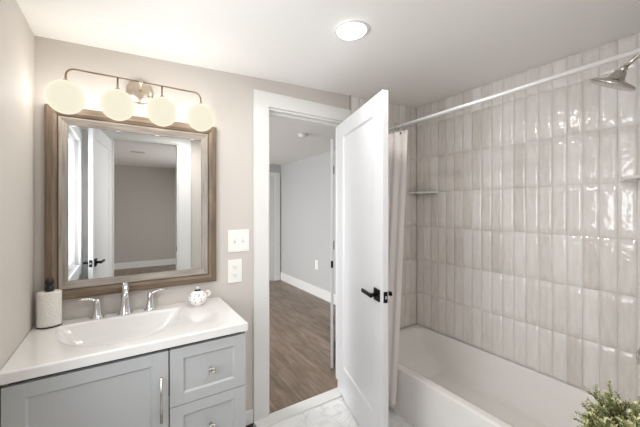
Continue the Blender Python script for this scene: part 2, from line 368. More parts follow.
baseboard('baseboard_landing', (-1.5, RY, 0, 3.0, RY + .014, .145), 'white baseboard reflected at the bottom of the mirror')
baseboard('baseboard_front', (QX1 + .14, YB, 0, 1.93, YB + .013, .09), 'white baseboard on the wall behind the camera')
# casing and closed door on the far bedroom wall
casing('trim_7', 2.0, 2.845 - .03, 2.005, HY, .02, .1, .112, .085, 'white casing around the far bedroom door')
# window casing on the left wall
bm = bm_new()
for a in ((0, DY0, DZ0 - .09, .018, DY0 + .09, DZ), (0, DY1 - .09, DZ0 - .09, .018, DY1, DZ), (0, DY1 - .09, DZ, .018, DY0 + .09, DZ + .09), (0, DY1, DZ0 - .09, .018, DY0, DZ0)): add_box(bm, *a, bev=.002)
struct('trim_8', bm, M['trim'], 'white casing around the window on the left wall', 'window casing')

# ------------------------------------------------------------------ doors
def panel_leaf(bm, Lw, H, th, st=.115, top=.115, bot=.22, rec=.008, split=None):
    """leaf in local coords: x 0..Lw (hinge at 0), y 0..th, z 0..H; recessed flat panel on both faces"""
    zs = [(bot, H - top)] if not split else [(bot, split - .06), (split + .06, H - top)]
    add_box(bm, 0, 0, 0, st, th, H, bev=.0015); add_box(bm, Lw - st, 0, 0, Lw, th, H, bev=.0015)
    add_box(bm, st, 0, 0, Lw - st, th, bot); add_box(bm, st, 0, H - top, Lw - st, th, H)
    if split: add_box(bm, st, 0, split - .06, Lw - st, th, split + .06)
    for z0, z1 in zs:
        add_box(bm, st - .001, rec, z0 - .001, Lw - st + .001, th - rec, z1 + .001)
        for f, s in ((0, 1), (th, -1)):                 # sloped sticking around the panel
            w = .012; y_out, y_in = f, f + s * rec
            o4 = [(st, z0), (Lw - st, z0), (Lw - st, z1), (st, z1)]; i4 = [(st + w, z0 + w), (Lw - st - w, z0 + w), (Lw - st - w, z1 - w), (st + w, z1 - w)]
            vo = [bm.verts.new((a, y_out + s * .0005, b)) for a, b in o4]; vi = [bm.verts.new((a, y_in - s * .0004, b)) for a, b in i4]
            for i in range(4):
                j = (i + 1) % 4; q = (vo[i], vo[j], vi[j], vi[i]); bm.faces.new(q if s > 0 else q[::-1])
def lever_set(parent, Lw, th, z, flip=1):
    """square rosette + flat lever on each face and latch plate on the edge"""
    for side in (0, 1):
        s = -1 if side == 0 else 1; f = 0 if side == 0 else th; xc = Lw - .062
        bm = bm_new(); add_box(bm, xc - .033, min(f, f + s * .009), z - .033, xc + .033, max(f, f + s * .009), z + .033, bev=.002)
        o = obj('rosette', bm, M['black'], parent)
        bm = bm_new(); add_lathe(bm, [(.011, 0), (.011, .042)], (xc, f + s * .008, z), (0, s, 0), 16)
        add_box(bm, xc - .115, min(f + s * .036, f + s * .050), z - .012, xc + .014, max(f + s * .036, f + s * .050), z + .010, bev=.004)
        obj('lever_handle', bm, M['black'], o)
    obj('latch_plate', add_box(bm_new(), Lw - .0005, th / 2 - .012, z - .03, Lw + .0015, th / 2 + .012, z + .03, bev=.0005), M['black'], parent)
    bm = bm_new(); add_prism(bm, [(Lw + .001, th / 2 - .007), (Lw + .011, th / 2 - .007), (Lw + .003, th / 2 + .007), (Lw + .001, th / 2 + .007)], z - .008, z + .008)
    obj('latch_bolt', bm, M['chrome'], parent)
def make_door(name, hinge, ang, Lw, H, z0, label, st=.115, lever=True, th=.035, split=None, lz=.925, cat='door', bot=.22, top=.115):
    bm = bm_new(); panel_leaf(bm, Lw, H, th, st, top, bot, split=split)
    t = thing(name, label, cat, (hinge[0], hinge[1], z0), ang, kind='structure')
    obj('door_leaf', bm, M['door'], t)
    if lever: lever_set(t, Lw, th, lz - z0)
    for hz in (.2, H / 2, H - .2):
        b2 = bm_new(); add_lathe(b2, [(.006, -.045), (.006, .045)], (.012, th + .003, hz), (0, 0, 1), 12); obj('hinge', b2, M['black'], t)
    return t
# main door: leaf runs from the hinge toward the camera.  local x -> leaf direction, local +y -> left-hand normal
tip = Vector((1.555, -.745)); hg = Vector((1.780, -.024)); d = tip - hg
# local +y (ccw normal of d) points to +x side; photo shows the -x face, so the mesh occupies y 0..th on +x side of the visible face
ang = math.atan2(d.y, d.x); nrm = Vector((-math.sin(ang), math.cos(ang)))
make_door('door_1', (hg.x - nrm.x * .035, hg.y - nrm.y * .035), ang, d.length, 2.024, .018, 'white panel bathroom door standing open with black lever handle', st=.125, bot=.215, top=.105, lz=.926)
# door reflected in the mirror, hinged on the doorway behind the camera
hg = Vector((.25, YB + .03)); tip = Vector((.135, -1.35)); d = tip - hg; ang2 = math.atan2(d.y, d.x)
make_door('door_2', hg, ang2, d.length, 2.12, .015, 'open white door with black lever, reflected left in the mirror', lz=.93)
# far bedroom door
make_door('door_4', (2.005, HY + .03), 0, .805, 2.0, .005, 'closed white door on the far bedroom wall', lever=False, st=.1, split=.95)
# thin open leaf just past the doorway
dr = Vector((1.55, 2.19)).normalized(); tip = Vector((1.868, .255)); hg = tip + dr * .62; d = -dr; ang4 = math.atan2(d.y, d.x)
make_door('door_5', hg, ang4, .62, 2.0, .012, 'white door seen edge-on just beyond the bathroom doorway', th=.024, lever=False, st=.1)
for o in list(bpy.data.objects):
    pass
t5 = [o for o in bpy.data.objects if o.name == 'door_5'][0]
obj('latch_plate', add_box(bm_new(), .6195, .002, .875, .6215, .022, .935), M['black'], t5)

# ------------------------------------------------------------------ vanity
VX0, VX1, VF = .004, .849, -.497       # cabinet sides, front plane of door faces
t = thing('vanity_cabinet', 'blue grey shaker vanity cabinet with one door and a drawer stack', 'cabinet', (0, 0, 0))
bm = bm_new()
add_box(bm, VX0, VF + .02, .09, VX0 + .016, -.003, .818); add_box(bm, VX1 - .016, VF + .02, .09, VX1, -.003, .818)
add_box(bm, VX0 + .016, -.010, .09, VX1 - .016, -.003, .818); add_box(bm, VX0 + .016, VF + .02, .09, VX1 - .016, -.010, .106)
add_box(bm, .508, VF + .02, .106, .522, -.010, .60)
obj('body', bm, M['cab'], t)
obj('gap_shade_sheet', add_box(bm_new(), VX0 + .016, VF + .0205, .106, VX1 - .016, VF + .026, .818), M['gapshade'], t)  # dark sheet paints the shade in gaps around door and drawers
obj('toe_kick', add_box(bm_new(), VX0, VF + .07, 0, VX1, -.003, .09), M['cab'], t)
def shaker(x0, x1, z0, z1, st, rl, name):
    bm = bm_new(); y0, y1 = VF, VF + .019
    add_box(bm, x0, y0, z0, x0 + st, y1, z1, bev=.0012); add_box(bm, x1 - st, y0, z0, x1, y1, z1, bev=.0012)
    add_box(bm, x0 + st, y0, z0, x1 - st, y1, z0 + rl); add_box(bm, x0 + st, y0, z1 - rl, x1 - st, y1, z1)
    add_box(bm, x0 + st - .001, y0 + .009, z0 + rl - .001, x1 - st + .001, y1 - .002, z1 - rl + .001)
    a = [(x0 + st, z0 + rl), (x1 - st, z0 + rl), (x1 - st, z1 - rl), (x0 + st, z1 - rl)]; q = .007
    b = [(x0 + st + q, z0 + rl + q), (x1 - st - q, z0 + rl + q), (x1 - st - q, z1 - rl - q), (x0 + st + q, z1 - rl - q)]
    vo = [bm.verts.new((u, y0 + .0005, v)) for u, v in a]; vi = [bm.verts.new((u, y0 + .0087, v)) for u, v in b]
    for i in range(4):
        j = (i + 1) % 4; bm.faces.new((vo[i], vo[j], vi[j], vi[i]))
    return obj(name, bm, M['cab'], t)
dd = shaker(.006, .5125, .105, .802, .060, .050, 'door')
bm = bm_new(); add_tube(bm, [(.483, VF - .030, .524), (.483, VF - .030, .712)], .0058, 14)
for z in (.555, .681): add_lathe(bm, [(.0045, 0), (.0045, .03)], (.483, VF, z), (0, -1, 0), 12)
obj('bar_pull', bm, M['nickel'], dd)
for z0, z1 in ((.556, .802), (.300, .5525), (.105, .2965)):
    dw = shaker(.5175, VX1, z0, z1, .054, .046, 'drawer')
    bm = bm_new(); zc = (z0 + z1) / 2
    add_lathe(bm, [(.008, 0), (.006, .004), (.005, .016), (.010, .019), (.0155, .023), (.016, .027), (.012, .031), (0, .0325)], (.686, VF, zc), (0, -1, 0), 20)
    for a in range(4):
        ca, sa = math.cos(PI / 4 + a * PI / 2), math.sin(PI / 4 + a * PI / 2)
        add_tube(bm, [(.686 + .006 * ca, VF - .026, zc + .006 * sa), (.686 + .014 * ca, VF - .028, zc + .014 * sa), (.686 + .018 * ca, VF - .027, zc + .018 * sa)], [.006, .0055, .003], 10)
    obj('knob', bm, M['nickel'], dw)

# countertop with a moulded basin
CX1, CF, CT, CB = .855, -.511, .8585, .820
def basin_depth(x, y):
    # half-ellipse basin, straight at the back
    a, b = .262, .352; cx_, cy_ = .357, -.088
    u = (x - cx_) / a; v = (cy_ - y) / b
    if v < 0 or v > 1.05: return 0
    r_ = (abs(u) ** 2.3 + max(v, 0) ** 2.3) ** (1 / 2.3)
    e1 = min(1, max(0, (1 - r_) / .5)); e2 = min(1, max(0, v / .15))
    sm = lambda e: e * e * (3 - 2 * e)
    return .112 * (1 - (1 - e1) ** 2) * (1 - (1 - e2) ** 2)
bm = bm_new(); nx, ny = 150, 100; gr = []
x0, x1, y0, y1 = .002, CX1, CF, -.002
def spread(i, n, a, b, e=.006):
    base = [a, a + e * .3, a + e] + [a + e + (b - a - 2 * e) * k / (n - 4) for k in range(1, n - 4)] + [b - e, b - e * .3, b]
    return base[i]
nn = len([a for a in range(0)])
def axis_pts(n, a, b, e):
    return [a, a + e * .3, a + e] + [a + e + (b - a - 2 * e) * k / n for k in range(1, n)] + [b - e, b - e * .3, b]
XS = axis_pts(nx, x0, x1, .006); YS = axis_pts(ny, y0, y1, .006)
for y in YS:
    row = []
    for x in XS:
        dx = max(0, x - (x1 - .006)); dy = max(0, (y0 + .006) - y)
        drop = .006 * (1 - math.sqrt(max(0, 1 - (min(1, math.hypot(dx, dy) / .006)) ** 2)))
        lip = 0
        row.append(bm.verts.new((x, y, CT - drop - basin_depth(x, y))))
    gr.append(row)
for j in range(len(YS) - 1):
    for i in range(len(XS) - 1):
        f = bm.faces.new((gr[j][i], gr[j][i + 1], gr[j + 1][i + 1], gr[j + 1][i])); f.smooth = True
# skirt + underside
rim = gr[0][:] + [r_[-1] for r_ in gr[1:]] + gr[-1][-2::-1] + [r_[0] for r_ in gr[-2:0:-1]]
lo = [bm.verts.new((v.co.x, v.co.y, CB)) for v in rim]
for i in range(len(rim)):
    j = (i + 1) % len(rim); bm.faces.new((rim[i], lo[i], lo[j], rim[j]))
for (a, b, c_, d_) in ((x0, y0, x1, -.455), (x0, -.07, x1, y1), (x0, -.455, .09, -.07), (.63, -.455, x1, -.07)):
    vv = [bm.verts.new((p, q, CB)) for p, q in ((a, b), (a, d_), (c_, d_), (c_, b))]; bm.faces.new(vv)
# basin underside bowl
prof = []
us = []
for k in range(37):
    an = PI * k / 36; us.append((.362 + .262 * math.cos(an), -.080 - .37 * abs(math.sin(an)) ** .9))
top_ = [bm.verts.new((a, b, CB)) for a, b in us]; bot_ = [bm.verts.new((.362 + (a - .362) * .85, -.22 + (b + .22) * .85, CT - .125)) for a, b in us]
for i in range(37):
    j = (i + 1) % 37; f = bm.faces.new((top_[i], bot_[i], bot_[j], top_[j])); f.smooth = True
bm.faces.new(bot_)
t = thing('vanity_counter', 'glossy white vanity countertop with moulded trough basin', 'countertop')
obj('basin_slab', bm, M['counter'], t)
dz = CT - basin_depth(.362, -.24)
bm = bm_new(); add_lathe(bm, [(.0, .002), (.016, .003), (.022, .0025), (.023, .0)], (.362, -.235, dz), n=28); obj('drain', bm, M['chrome'], t)

# ------------------------------------------------------------------ faucet
t = thing('faucet', 'polished chrome widespread faucet behind the basin', 'faucet', (0, 0, 0))
bm = bm_new()
add_lathe(bm, [(.035, 0), (.035, .004), (.030, .009), (.025, .035), (.020, .075), (.018, .1)], (.360, -.048, CT), n=28)
pts = [(.360, -.048, CT + .095), (.360, -.050, CT + .125), (.360, -.060, CT + .146), (.360, -.082, CT + .152), (.360, -.108, CT + .140), (.360, -.128, CT + .118), (.360, -.138, CT + .098)]
add_tube(bm, pts, [.018, .0178, .0175, .017, .016, .015, .014], 18)
add_lathe(bm, [(.0, .0), (.004, .003), (.004, .010)], (.360, -.066, CT + .157), n=12)
obj('spout', bm, M['chrome'], t)
for s, bx_ in ((-1, .243), (1, .474)):
    bm = bm_new()
    add_lathe(bm, [(.030, 0), (.030, .004), (.025, .009), (.018, .035), (.0145, .065), (.0145, .082), (.010, .092), (0, .095)], (bx_, -.046, CT), n=24)
    P_ = [(bx_, -.046, CT + .082), (bx_ + s * .012, -.048, CT + .093), (bx_ + s * .035, -.052, CT + .100), (bx_ + s * .060, -.056, CT + .103), (bx_ + s * .080, -.058, CT + .100)]
    add_tube(bm, P_, [.0115, .012, .0105, .009, .006], 14, flat=.6)
    obj('handle', bm, M['chrome'], t)

# ------------------------------------------------------------------ soap dispenser
t = thing('soap_dispenser', 'white textured oval dispenser with black cap at the left wall', 'soap dispenser', (.064, -.066, CT))
n_ = 40
bm = bm_new(); add_lathe(bm, [(.043, .0), (.0455, .002), (.0455, .007)], n=n_, scale=(1, .72)); obj('base', bm, M['blackp'], t)
bm = bm_new(); prof = [(.0445, .007), (.045, .012)] + [(.045 + .0007 * math.sin(k * 2.1), .014 + k * .0065) for k in range(22)] + [(.0445, .160), (.041, .163)]
add_lathe(bm, prof, n=n_, scale=(1, .72)); obj('bottle', bm, M['towel'], t)
bm = bm_new(); add_lathe(bm, [(.0165, .1625), (.0175, .180), (.015, .184), (.011, .187), (.011, .193), (.0155, .196), (.0165, .214), (.012, .221), (0, .222)], n=24); obj('cap', bm, M['blackp'], t)

# ------------------------------------------------------------------ spotted ceramic ball
R_ = .051
t = thing('ceramic_jar', 'round white ceramic jar with black spots at the counter back', 'jar', (.704, -.112, CT))
bm = bm_new(); prof = [(.022, 0), (.024, .002)]
for k in range(1, 24):
    a = -PI / 2 + .55 + (PI - .55 - .35) * k / 23
    prof.append((R_ * math.cos(a), R_ * .86 + R_ * .86 * math.sin(a)))
prof.append((.010, prof[-1][1] + .001)); prof.append((0, prof[-1][1] + .001))
add_lathe(bm, prof, n=40); body = obj('body', bm, M['ceramic'], t)
bm = bm_new(); ztop = R_ * 1.72 - .002
add_lathe(bm, [(.019, ztop - .003), (.019, ztop + .001), (.012, ztop + .004), (0, ztop + .005)], n=24); obj('lid_rim', bm, M['spot'], t)
bm = bm_new(); add_lathe(bm, [(.0035, ztop + .003), (.004, ztop + .008), (.007, ztop + .013), (.0065, ztop + .018), (0, ztop + .021)], n=20); obj('knob', bm, M['ceramic'], t)
bm = bm_new(); add_tube(bm, [(.042, -.004, .070), (.056, -.006, .076), (.064, -.006, .066), (.061, -.006, .052), (.049, -.004, .046)], [.0045, .006, .0065, .006, .0045], 12)
obj('handle', bm, M['ceramic'], t)
bm = bm_new(); rs = random.Random(4)
for lat, n in ((-.28, 9), (.08, 11), (.42, 10), (.75, 7)):
    for k in range(n):
        az = 2 * PI * (k + (.5 if lat > 0 else 0) + rs.uniform(-.2, .2)) / n; la = lat + rs.uniform(-.07, .07)
        nv = Vector((math.cos(la) * math.cos(az), math.cos(la) * math.sin(az), math.sin(la)))
        c = Vector((0, 0, R_ * .86)) + Vector((nv.x * R_, nv.y * R_, nv.z * R_ * .86))
        rr = rs.uniform(.0022, .0042)
        add_lathe(bm, [(rr, -.001), (rr, .0003), (rr * .6, .0008), (0, .0009)], c, nv, 10)
obj('painted_spots', bm, M['spot'], t)

# ------------------------------------------------------------------ mirror
def sweep_frame(x0, z0, x1, z1, prof):
    """prof: (inset, protrusion toward -y). mitred picture frame with UVs along the rail"""
    bm = bmesh.new(); uv = bm.loops.layers.uv.new('UVMap')
    def corner(k, s):
        return [(x0 + s, z0 + s), (x1 - s, z0 + s), (x1 - s, z1 - s), (x0 + s, z1 - s)][k]
    for k in range(4):
        k2 = (k + 1) % 4
        for (s0, p0), (s1, p1) in zip(prof, prof[1:]):
            a, b, c, d = corner(k, s0), corner(k2, s0), corner(k2, s1), corner(k, s1)
            vs = [bm.verts.new((a[0], -p0, a[1])), bm.verts.new((b[0], -p0, b[1])), bm.verts.new((c[0], -p1, c[1])), bm.verts.new((d[0], -p1, d[1]))]
            f = bm.faces.new(vs)
            ln = math.hypot(b[0] - a[0], b[1] - a[1])
            for lp, q in zip(f.loops, ((0, s0 + p0), (ln, s0 + p0), (ln - (s1 - s0), s1 + p1), (s1 - s0, s1 + p1))): lp[uv].uv = (q[0] + k * 3.1, q[1] + k)
    bmesh.ops.recalc_face_normals(bm, faces=bm.faces)
    return bm
MX0, MX1, MZ0, MZ1 = .040, .828, .964, 1.897
t = thing('wall_mirror', 'rectangular mirror in a brown and grey wood frame above the vanity', 'mirror', (0, -.001, 0))
obj('frame', sweep_frame(MX0, MZ0, MX1, MZ1, [(0, 0), (0, .028), (.003, .032), (.010, .034), (.030, .034), (.044, .026), (.047, .020), (.048, .019), (.048, 0)]), M['framewood'], t)
obj('inner_frame', sweep_frame(MX0, MZ0, MX1, MZ1, [(.048, 0), (.048, .023), (.051, .026), (.056, .025), (.080, .014), (.085, .013), (.085, .004)]), M['frameinner'], t)
obj('mirror_glass', add_box(bm_new(), MX0 + .080, -.008, MZ0 + .080, MX1 - .080, -.004, MZ1 - .080), M['mirror'], t)

# ------------------------------------------------------------------ vanity light
t = thing('vanity_light', 'brass bar wall light with four frosted globes above the mirror', 'wall light', (0, 0, 0))
LY, LZ = -.130, 2.048
bm = bm_new(); add_lathe(bm, [(.064, 0), (.064, .012), (.060, .017), (.030, .022), (0, .024)], (.428, -.001, 2.036), (0, -1, 0), 40)
obj('canopy', bm, M['bronze'], t)
bm = bm_new(); add_tube(bm, [(.428, -.018, 2.036), (.428, -.08, 2.040), (.428, LY, LZ)], .0065, 14)
add_lathe(bm, [(.010, 0), (.010, .012), (0, .014)], (.428, LY + .006, LZ), (0, -1, 0), 16); obj('arm', bm, M['bronze'], t)
GX = [.130, .328, .523, .717]
x0, x1 = GX[0], GX[3]; q = .034; pts = [(x0, LY, LZ - .065), (x0, LY, LZ - q)]
pts += [(x0 + q - q * math.cos(a), LY, LZ - q + q * math.sin(a)) for a in [PI / 2 * k / 6 for k in range(1, 7)]]
pts += [(x1 - q + q * math.sin(a), LY, LZ - q + q * math.cos(a)) for a in [PI / 2 * k / 6 for k in range(0, 6)]]
pts += [(x1, LY, LZ - q), (x1, LY, LZ - .065)]
bm = bm_new(); add_tube(bm, pts, .0042, 12)
for x in GX[1:3]: add_tube(bm, [(x, LY, LZ), (x, LY, LZ - .065)], .0042, 12)
obj('bar', bm, M['barmetal'], t)
for x in GX:
    bm = bm_new(); add_lathe(bm, [(.005, .018), (.007, .014), (.012, .006), (.024, -.003), (.0255, -.007), (.0, -.008)], (x, LY, LZ - .066), n=24); obj('socket_cap', bm, M['bronze'], t)
    bm = bm_new(); rg = .0735
    add_lathe(bm, [(rg * math.sin(PI * k / 26) if 0 < k < 26 else 0, -rg * 1.02 * math.cos(PI * k / 26)) for k in range(27)], (x, LY, LZ - .135), n=40)
    obj('globe', bm, M['globe'], t)
    light('globe_lamp', 'POINT', (x, LY, LZ - .135), GLOBE_LAMP, (1, .965, .91), shadow_soft_size=.0762, use_soft_falloff=False).parent = t

# ------------------------------------------------------------------ switch and outlets
t = thing('light_switch', 'white double toggle switch plate beside the door casing', 'light switch', (.9735, 0, 1.197))
obj('cover_plate', add_box(bm_new(), -.0685, -.007, -.0705, .0685, 0, .0705, bev=.003, seg=3), M['plate'], t)
for x in (-.026, .026):
    bm = bm_new(); add_box(bm, x - .0065, -.0078, -.016, x + .0065, -.0068, .012); o = obj('toggle_slot', bm, M['shadegrey'], t)
    bm = bm_new(); add_prism(bm, [(-.007, -.009), (-.018, .001), (-.017, .006), (-.007, .003)], x - .005, x + .005, 'yz'); obj('toggle', bm, M['plate'], o)
def outlet(loc, label, w=.0455, h=.0735, rotz=0, group=None):
    t = thing('power_outlet', label, 'power outlet', loc, rotz, group)
    obj('cover_plate', add_box(bm_new(), -w, -.007, -h, w, 0, h, bev=.003, seg=3), M['plate'], t)
    for z in (.026, -.026):
        bm = bm_new(); add_box(bm, -.019, -.0085, z - .019, .019, -.0065, z + .019, bev=.0008); o = obj('receptacle', bm, M['plate'], t)
        bm = bm_new(); add_box(bm, -.0085, -.0090, z - .002, -.0062, -.0083, z + .008); add_box(bm, .0062, -.0090, z - .002, .0085, -.0083, z + .007); add_lathe(bm, [(.0028, 0), (.0028, .0006)], (0, -.0084, z - .009), (0, -1, 0), 10)
        obj('socket_slots', bm, M['slot'], o)
    return t
outlet((.949, 0, 1.006), 'white power outlet below the light switch')
outlet((HX, 2.21, .50), 'small white power outlet low on the grey bedroom wall', rotz=-PI / 2)

# ------------------------------------------------------------------ ceiling lights, detector, vent
def downlight(x, y, label):
    t = thing('downlight', label, 'ceiling light', (x, y, cz(x)), 0); t.rotation_euler = (0, -math.atan(CEILS), 0)
    bm = bm_new(); add_lathe(bm, [(.060, -.003), (.066, -.009), (.084, -.004), (.086, 0)], n=48); obj('trim_ring', bm, M['trim'], t)
    bm = bm_new(); add_lathe(bm, [(.072, -.008), (.068, -.014), (.055, -.019), (0, -.021)], (-.009, -.004, 0), n=48); obj('lens', bm, M['lens'], t)
downlight(1.302, -.752, 'round lit recessed ceiling light of the bathroom')
downlight(.95, -1.62, 'added unseen fill light in the ceiling behind the camera')  # out of view, added only to fill the room with light
t = thing('smoke_detector', 'small round detector on the bedroom ceiling past the doorway', 'smoke detector', (2.08, 1.11, HZ))
bm = bm_new(); add_lathe(bm, [(.062, 0), (.062, -.012), (.058, -.014)], n=32); obj('base', bm, M['shadegrey'], t)
bm = bm_new(); add_lathe(bm, [(.050, -.012), (.052, -.020), (.044, -.032), (0, -.034)], n=32); obj('cover', bm, M['plate'], t)
t = thing('ceiling_vent', 'small ceiling vent grille reflected in the mirror', 'vent', (.57, -4.35, RZ))
bm = bm_new(); add_box(bm, -.11, -.07, -.006, .11, -.055, 0); add_box(bm, -.11, .055, -.006, .11, .07, 0); add_box(bm, -.11, -.055, -.006, -.098, .055, 0); add_box(bm, .098, -.055, -.006, .11, .055, 0); obj('frame', bm, M['shadegrey'], t)
bm = bm_new()
for k in range(7): add_box(bm, -.098, -.052 + k * .0155, -.005, .098, -.047 + k * .0155, 0)
obj('louvers', bm, M['shadegrey'], t)
obj('duct_backing', add_box(bm_new(), -.098, -.055, -.0015, .098, .055, 0), M['slot'], t)

# ------------------------------------------------------------------ bathtub
TX0, TX1, TY0, TY1, TZ = 1.929, TX - .003, YE + .002, -.009, .318
def tub_h(x, y):
    rf, rb, re0, re1 = .062, .030, .09, .045      # rim widths: front, back, near end, far end
    a0, a1, b0, b1 = TX0 + rf, TX1 - rb, TY0 + re0, TY1 - re1
    r_ = .13
    px_ = min(x - a0, a1 - x); py_ = min(y - b0, b1 - y)
    if px_ < r_ and py_ < r_:
        dst = r_ - math.hypot(r_ - px_, r_ - py_)
    else: dst = min(px_, py_)
    if dst <= 0: return 0
    slope = .085
    # lounging slope at the far end
    eb = max(0., b1 - y)
    e = min(1, dst / slope)
    e = 1 - (1 - e) ** 2.2
    far = min(1, .35 + eb / .30 * .65) if eb < .30 else 1
    return .262 * e * min(1, far)
bm = bm_new()
XS = [TX0, TX0 + .003, TX0 + .010] + [TX0 + .010 + (TX1 - .003 - TX0 - .010) * k / 74 for k in range(1, 74)] + [TX1 - .003, TX1]
YS = [TY0 + (TY1 - TY0) * k / 150 for k in range(151)]
gr = []
for y in YS:
    row = []
    for x in XS:
        dx = max(0, TX0 + .010 - x); drop = .010 * (1 - math.sqrt(max(0, 1 - (dx / .010) ** 2)))
        row.append(bm.verts.new((x, y, TZ - drop - tub_h(x, y))))
    gr.append(row)
for j in range(len(YS) - 1):
    for i in range(len(XS) - 1):
        f = bm.faces.new((gr[j][i], gr[j][i + 1], gr[j + 1][i + 1], gr[j + 1][i])); f.smooth = True
t = thing('bathtub', 'white alcove bathtub along the tiled wall', 'bathtub')
# apron with slight inset
prof = [(TX0, TZ - .010), (TX0, TZ - .03), (TX0 + .001, .15), (TX0 + .002, 0)]
pv = [[r_[0] for r_ in gr]]
for (x, z) in prof[1:]:
    pv.append([bm.verts.new((x, y, z)) for y in YS])
for a, b in zip(pv, pv[1:]):
    for i in range(len(YS) - 1):
        f = bm.faces.new((a[i], a[i + 1], b[i + 1], b[i])); f.smooth = False
bk = [[bm.verts.new((TX1, y, 0)) for y in YS]]
for i in range(len(YS) - 1): bm.faces.new((gr[i][-1], bk[0][i], bk[0][i + 1], gr[i + 1][-1]))
for e, gg in ((0, gr[0]), (-1, gr[-1])):
    lo2 = [pv[k][e] for k in range(1, len(pv))] + [bk[0][e]]
    bm.faces.new(list(gg)[::-1] + lo2 if e == 0 else list(gg)[::-1] + lo2)
bmesh.ops.recalc_face_normals(bm, faces=bm.faces)
o = obj('tub_shell', bm, M['porc'], t)
bm = bm_new(); add_lathe(bm, [(.0, .004), (.02, .004), (.03, .001), (.03, 0)], (2.30, TY0 + .28, TZ - .262), n=24); obj('drain', bm, M['chrome'], t)

# ------------------------------------------------------------------ corner shelves
def corner_shelf(cx_, cy_, lx, ly, z, label):
    bm = bm_new(); poly = [(cx_, cy_)] + [(cx_ - lx * math.cos(a), cy_ + ly * math.sin(a)) for a in [PI / 2 * k / 14 for k in range(15)]]
    add_prism(bm, poly, z - .014, z, bev=.003); o = obj('corner_shelf', bm, M['porc']); return tag(o, label, 'shelf', 'glazed corner shelves in the shower')
corner_shelf(TX - .003, -.0105, .125, -.235, 1.551, 'small cream corner shelf in the far shower corner')
corner_shelf(TX - .003, YE + .0005, .19, .25, 1.572, 'small cream corner shelf at the right edge above the plant')

# ------------------------------------------------------------------ shower rod, curtain
RX, RZ_ = 1.975, 1.977
t = thing('shower_rod', 'straight satin steel shower curtain rod across the tub', 'curtain rod', (0, 0, 0))
bm = bm_new(); add_tube(bm, [(RX, YE + .001, RZ_ + .019), (RX, -.011, RZ_ - .007)], .0108, 20); obj('rod', bm, M['rod'], t)
for y, s in ((YE - .0005, 1), (-.0105, -1)):
    bm = bm_new(); add_lathe(bm, [(.028, 0), (.028, .004), (.019, .010), (.016, .022), (.0135, .024)], (RX, y, RZ_ + (.019 if s > 0 else -.007)), (0, s, 0), 28); obj('flange', bm, M['nickel'], t)
t = thing('shower_curtain', 'pale shower curtain gathered behind the open door', 'shower curtain', (0, 0, 0))
bm = bm_new(); nzs, nys = 44, 120; ytop0, ytop1 = -.055, -.492; gr = []
for j in range(nzs + 1):
    f_ = j / nzs; z = .055 + (1.942 - .055) * f_; row = []
    for i in range(nys + 1):
        s = i / nys; y = ytop0 + (ytop1 - ytop0) * s + .020 * s * (1 - f_)
        base = 1.872 + (RX - 1.872) * (f_ ** .8)
        amp = .009
        x = base + amp * math.sin(s * 2 * PI * 6 + .4 * math.sin(f_ * 4)) * (1 - .8 * max(0, s - .85) / .15) + .020 * max(0, s - .85) / .15
        x = min(x, 1.917) if z < .36 else x
        row.append(bm.verts.new((x, y, z)))
    gr.append(row)
for j in range(nzs):
    for i in range(nys):
        f = bm.faces.new((gr[j][i], gr[j][i + 1], gr[j + 1][i + 1], gr[j + 1][i])); f.smooth = True
o = obj('curtain', bm, M['curtain'], t); md = o.modifiers.new('thick', 'SOLIDIFY'); md.thickness = .0018; md.offset = 0
for k in range(7):
    y = -.075 - k * .067
    bm = bm_new(); pts = [(RX + .019 * math.sin(a), y, RZ_ - .006 + .023 * math.cos(a)) for a in [2 * PI * q / 20 for q in range(21)]]
    add_tube(bm, pts, .0016, 8); add_tube(bm, [(RX, y, RZ_ - .030), (RX + .004, y, RZ_ - .045), (RX, y - .003, RZ_ - .052)], .0022, 8)
    obj('ring', bm, M['nickel'], t)
bm = bm_new(); add_lathe(bm, [(.0065, 0), (.0065, .003), (.004, .004)], (RX - .006, -.452, 1.925), (-1, -.1, 0), 16); obj('grommet', bm, M['black'], t)

# ------------------------------------------------------------------ shower head and valve
t = thing('rain_shower', 'brushed nickel rain shower head on an angled arm', 'shower head', (0, 0, 0))
HC = Vector((2.30, -1.462, 1.988)); ax = Vector((-.02, -.50, .87)).normalized()
bm = bm_new(); add_lathe(bm, [(.0, -.004), (.084, -.004), (.088, -.001), (.089, .005), (.084, .011), (.052, .020), (.034, .030), (.026, .048), (.022, .064), (.013, .068), (.0, .068)], HC, ax, 40)
obj('spray_head', bm, M['nickel'], t)
bm = bm_new(); rr = 0
for r_, n in ((.0, 1), (.016, 6), (.032, 12), (.048, 18), (.060, 24)):
    for k in range(n):
        a = 2 * PI * k / n; lx_ = Vector((1, 0, 0)); u_ = (lx_ - ax * lx_.dot(ax)).normalized(); v_ = ax.cross(u_)
        add_lathe(bm, [(.0016, 0), (.0012, .002)], HC - ax * .0035 + u_ * r_ * math.cos(a) + v_ * r_ * math.sin(a), -ax, 6)
obj('nozzles', bm, M['shadegrey'], t)
p0 = HC + ax * .064
bm = bm_new(); add_lathe(bm, [(.010, -.004), (.0145, .002), (.0155, .010), (.0145, .018), (.010, .024)], p0, (ax + Vector((0, -.5, .1))).normalized(), 20); obj('ball_joint', bm, M['nickel'], t)
bm = bm_new(); add_tube(bm, [p0 + Vector((0, -.010, .012)), p0 + Vector((0, -.045, .040)), p0 + Vector((0, -.085, .068)), p0 + Vector((0, -.120, .085)), (2.30, YE, p0.z + .094)], .0098, 16); obj('arm', bm, M['nickel'], t)
bm = bm_new(); add_lathe(bm, [(.030, 0), (.030, .003), (.018, .010), (.012, .012)], (2.30, YE - .0005, p0.z + .094), (0, 1, 0), 28); obj('flange', bm, M['nickel'], t)
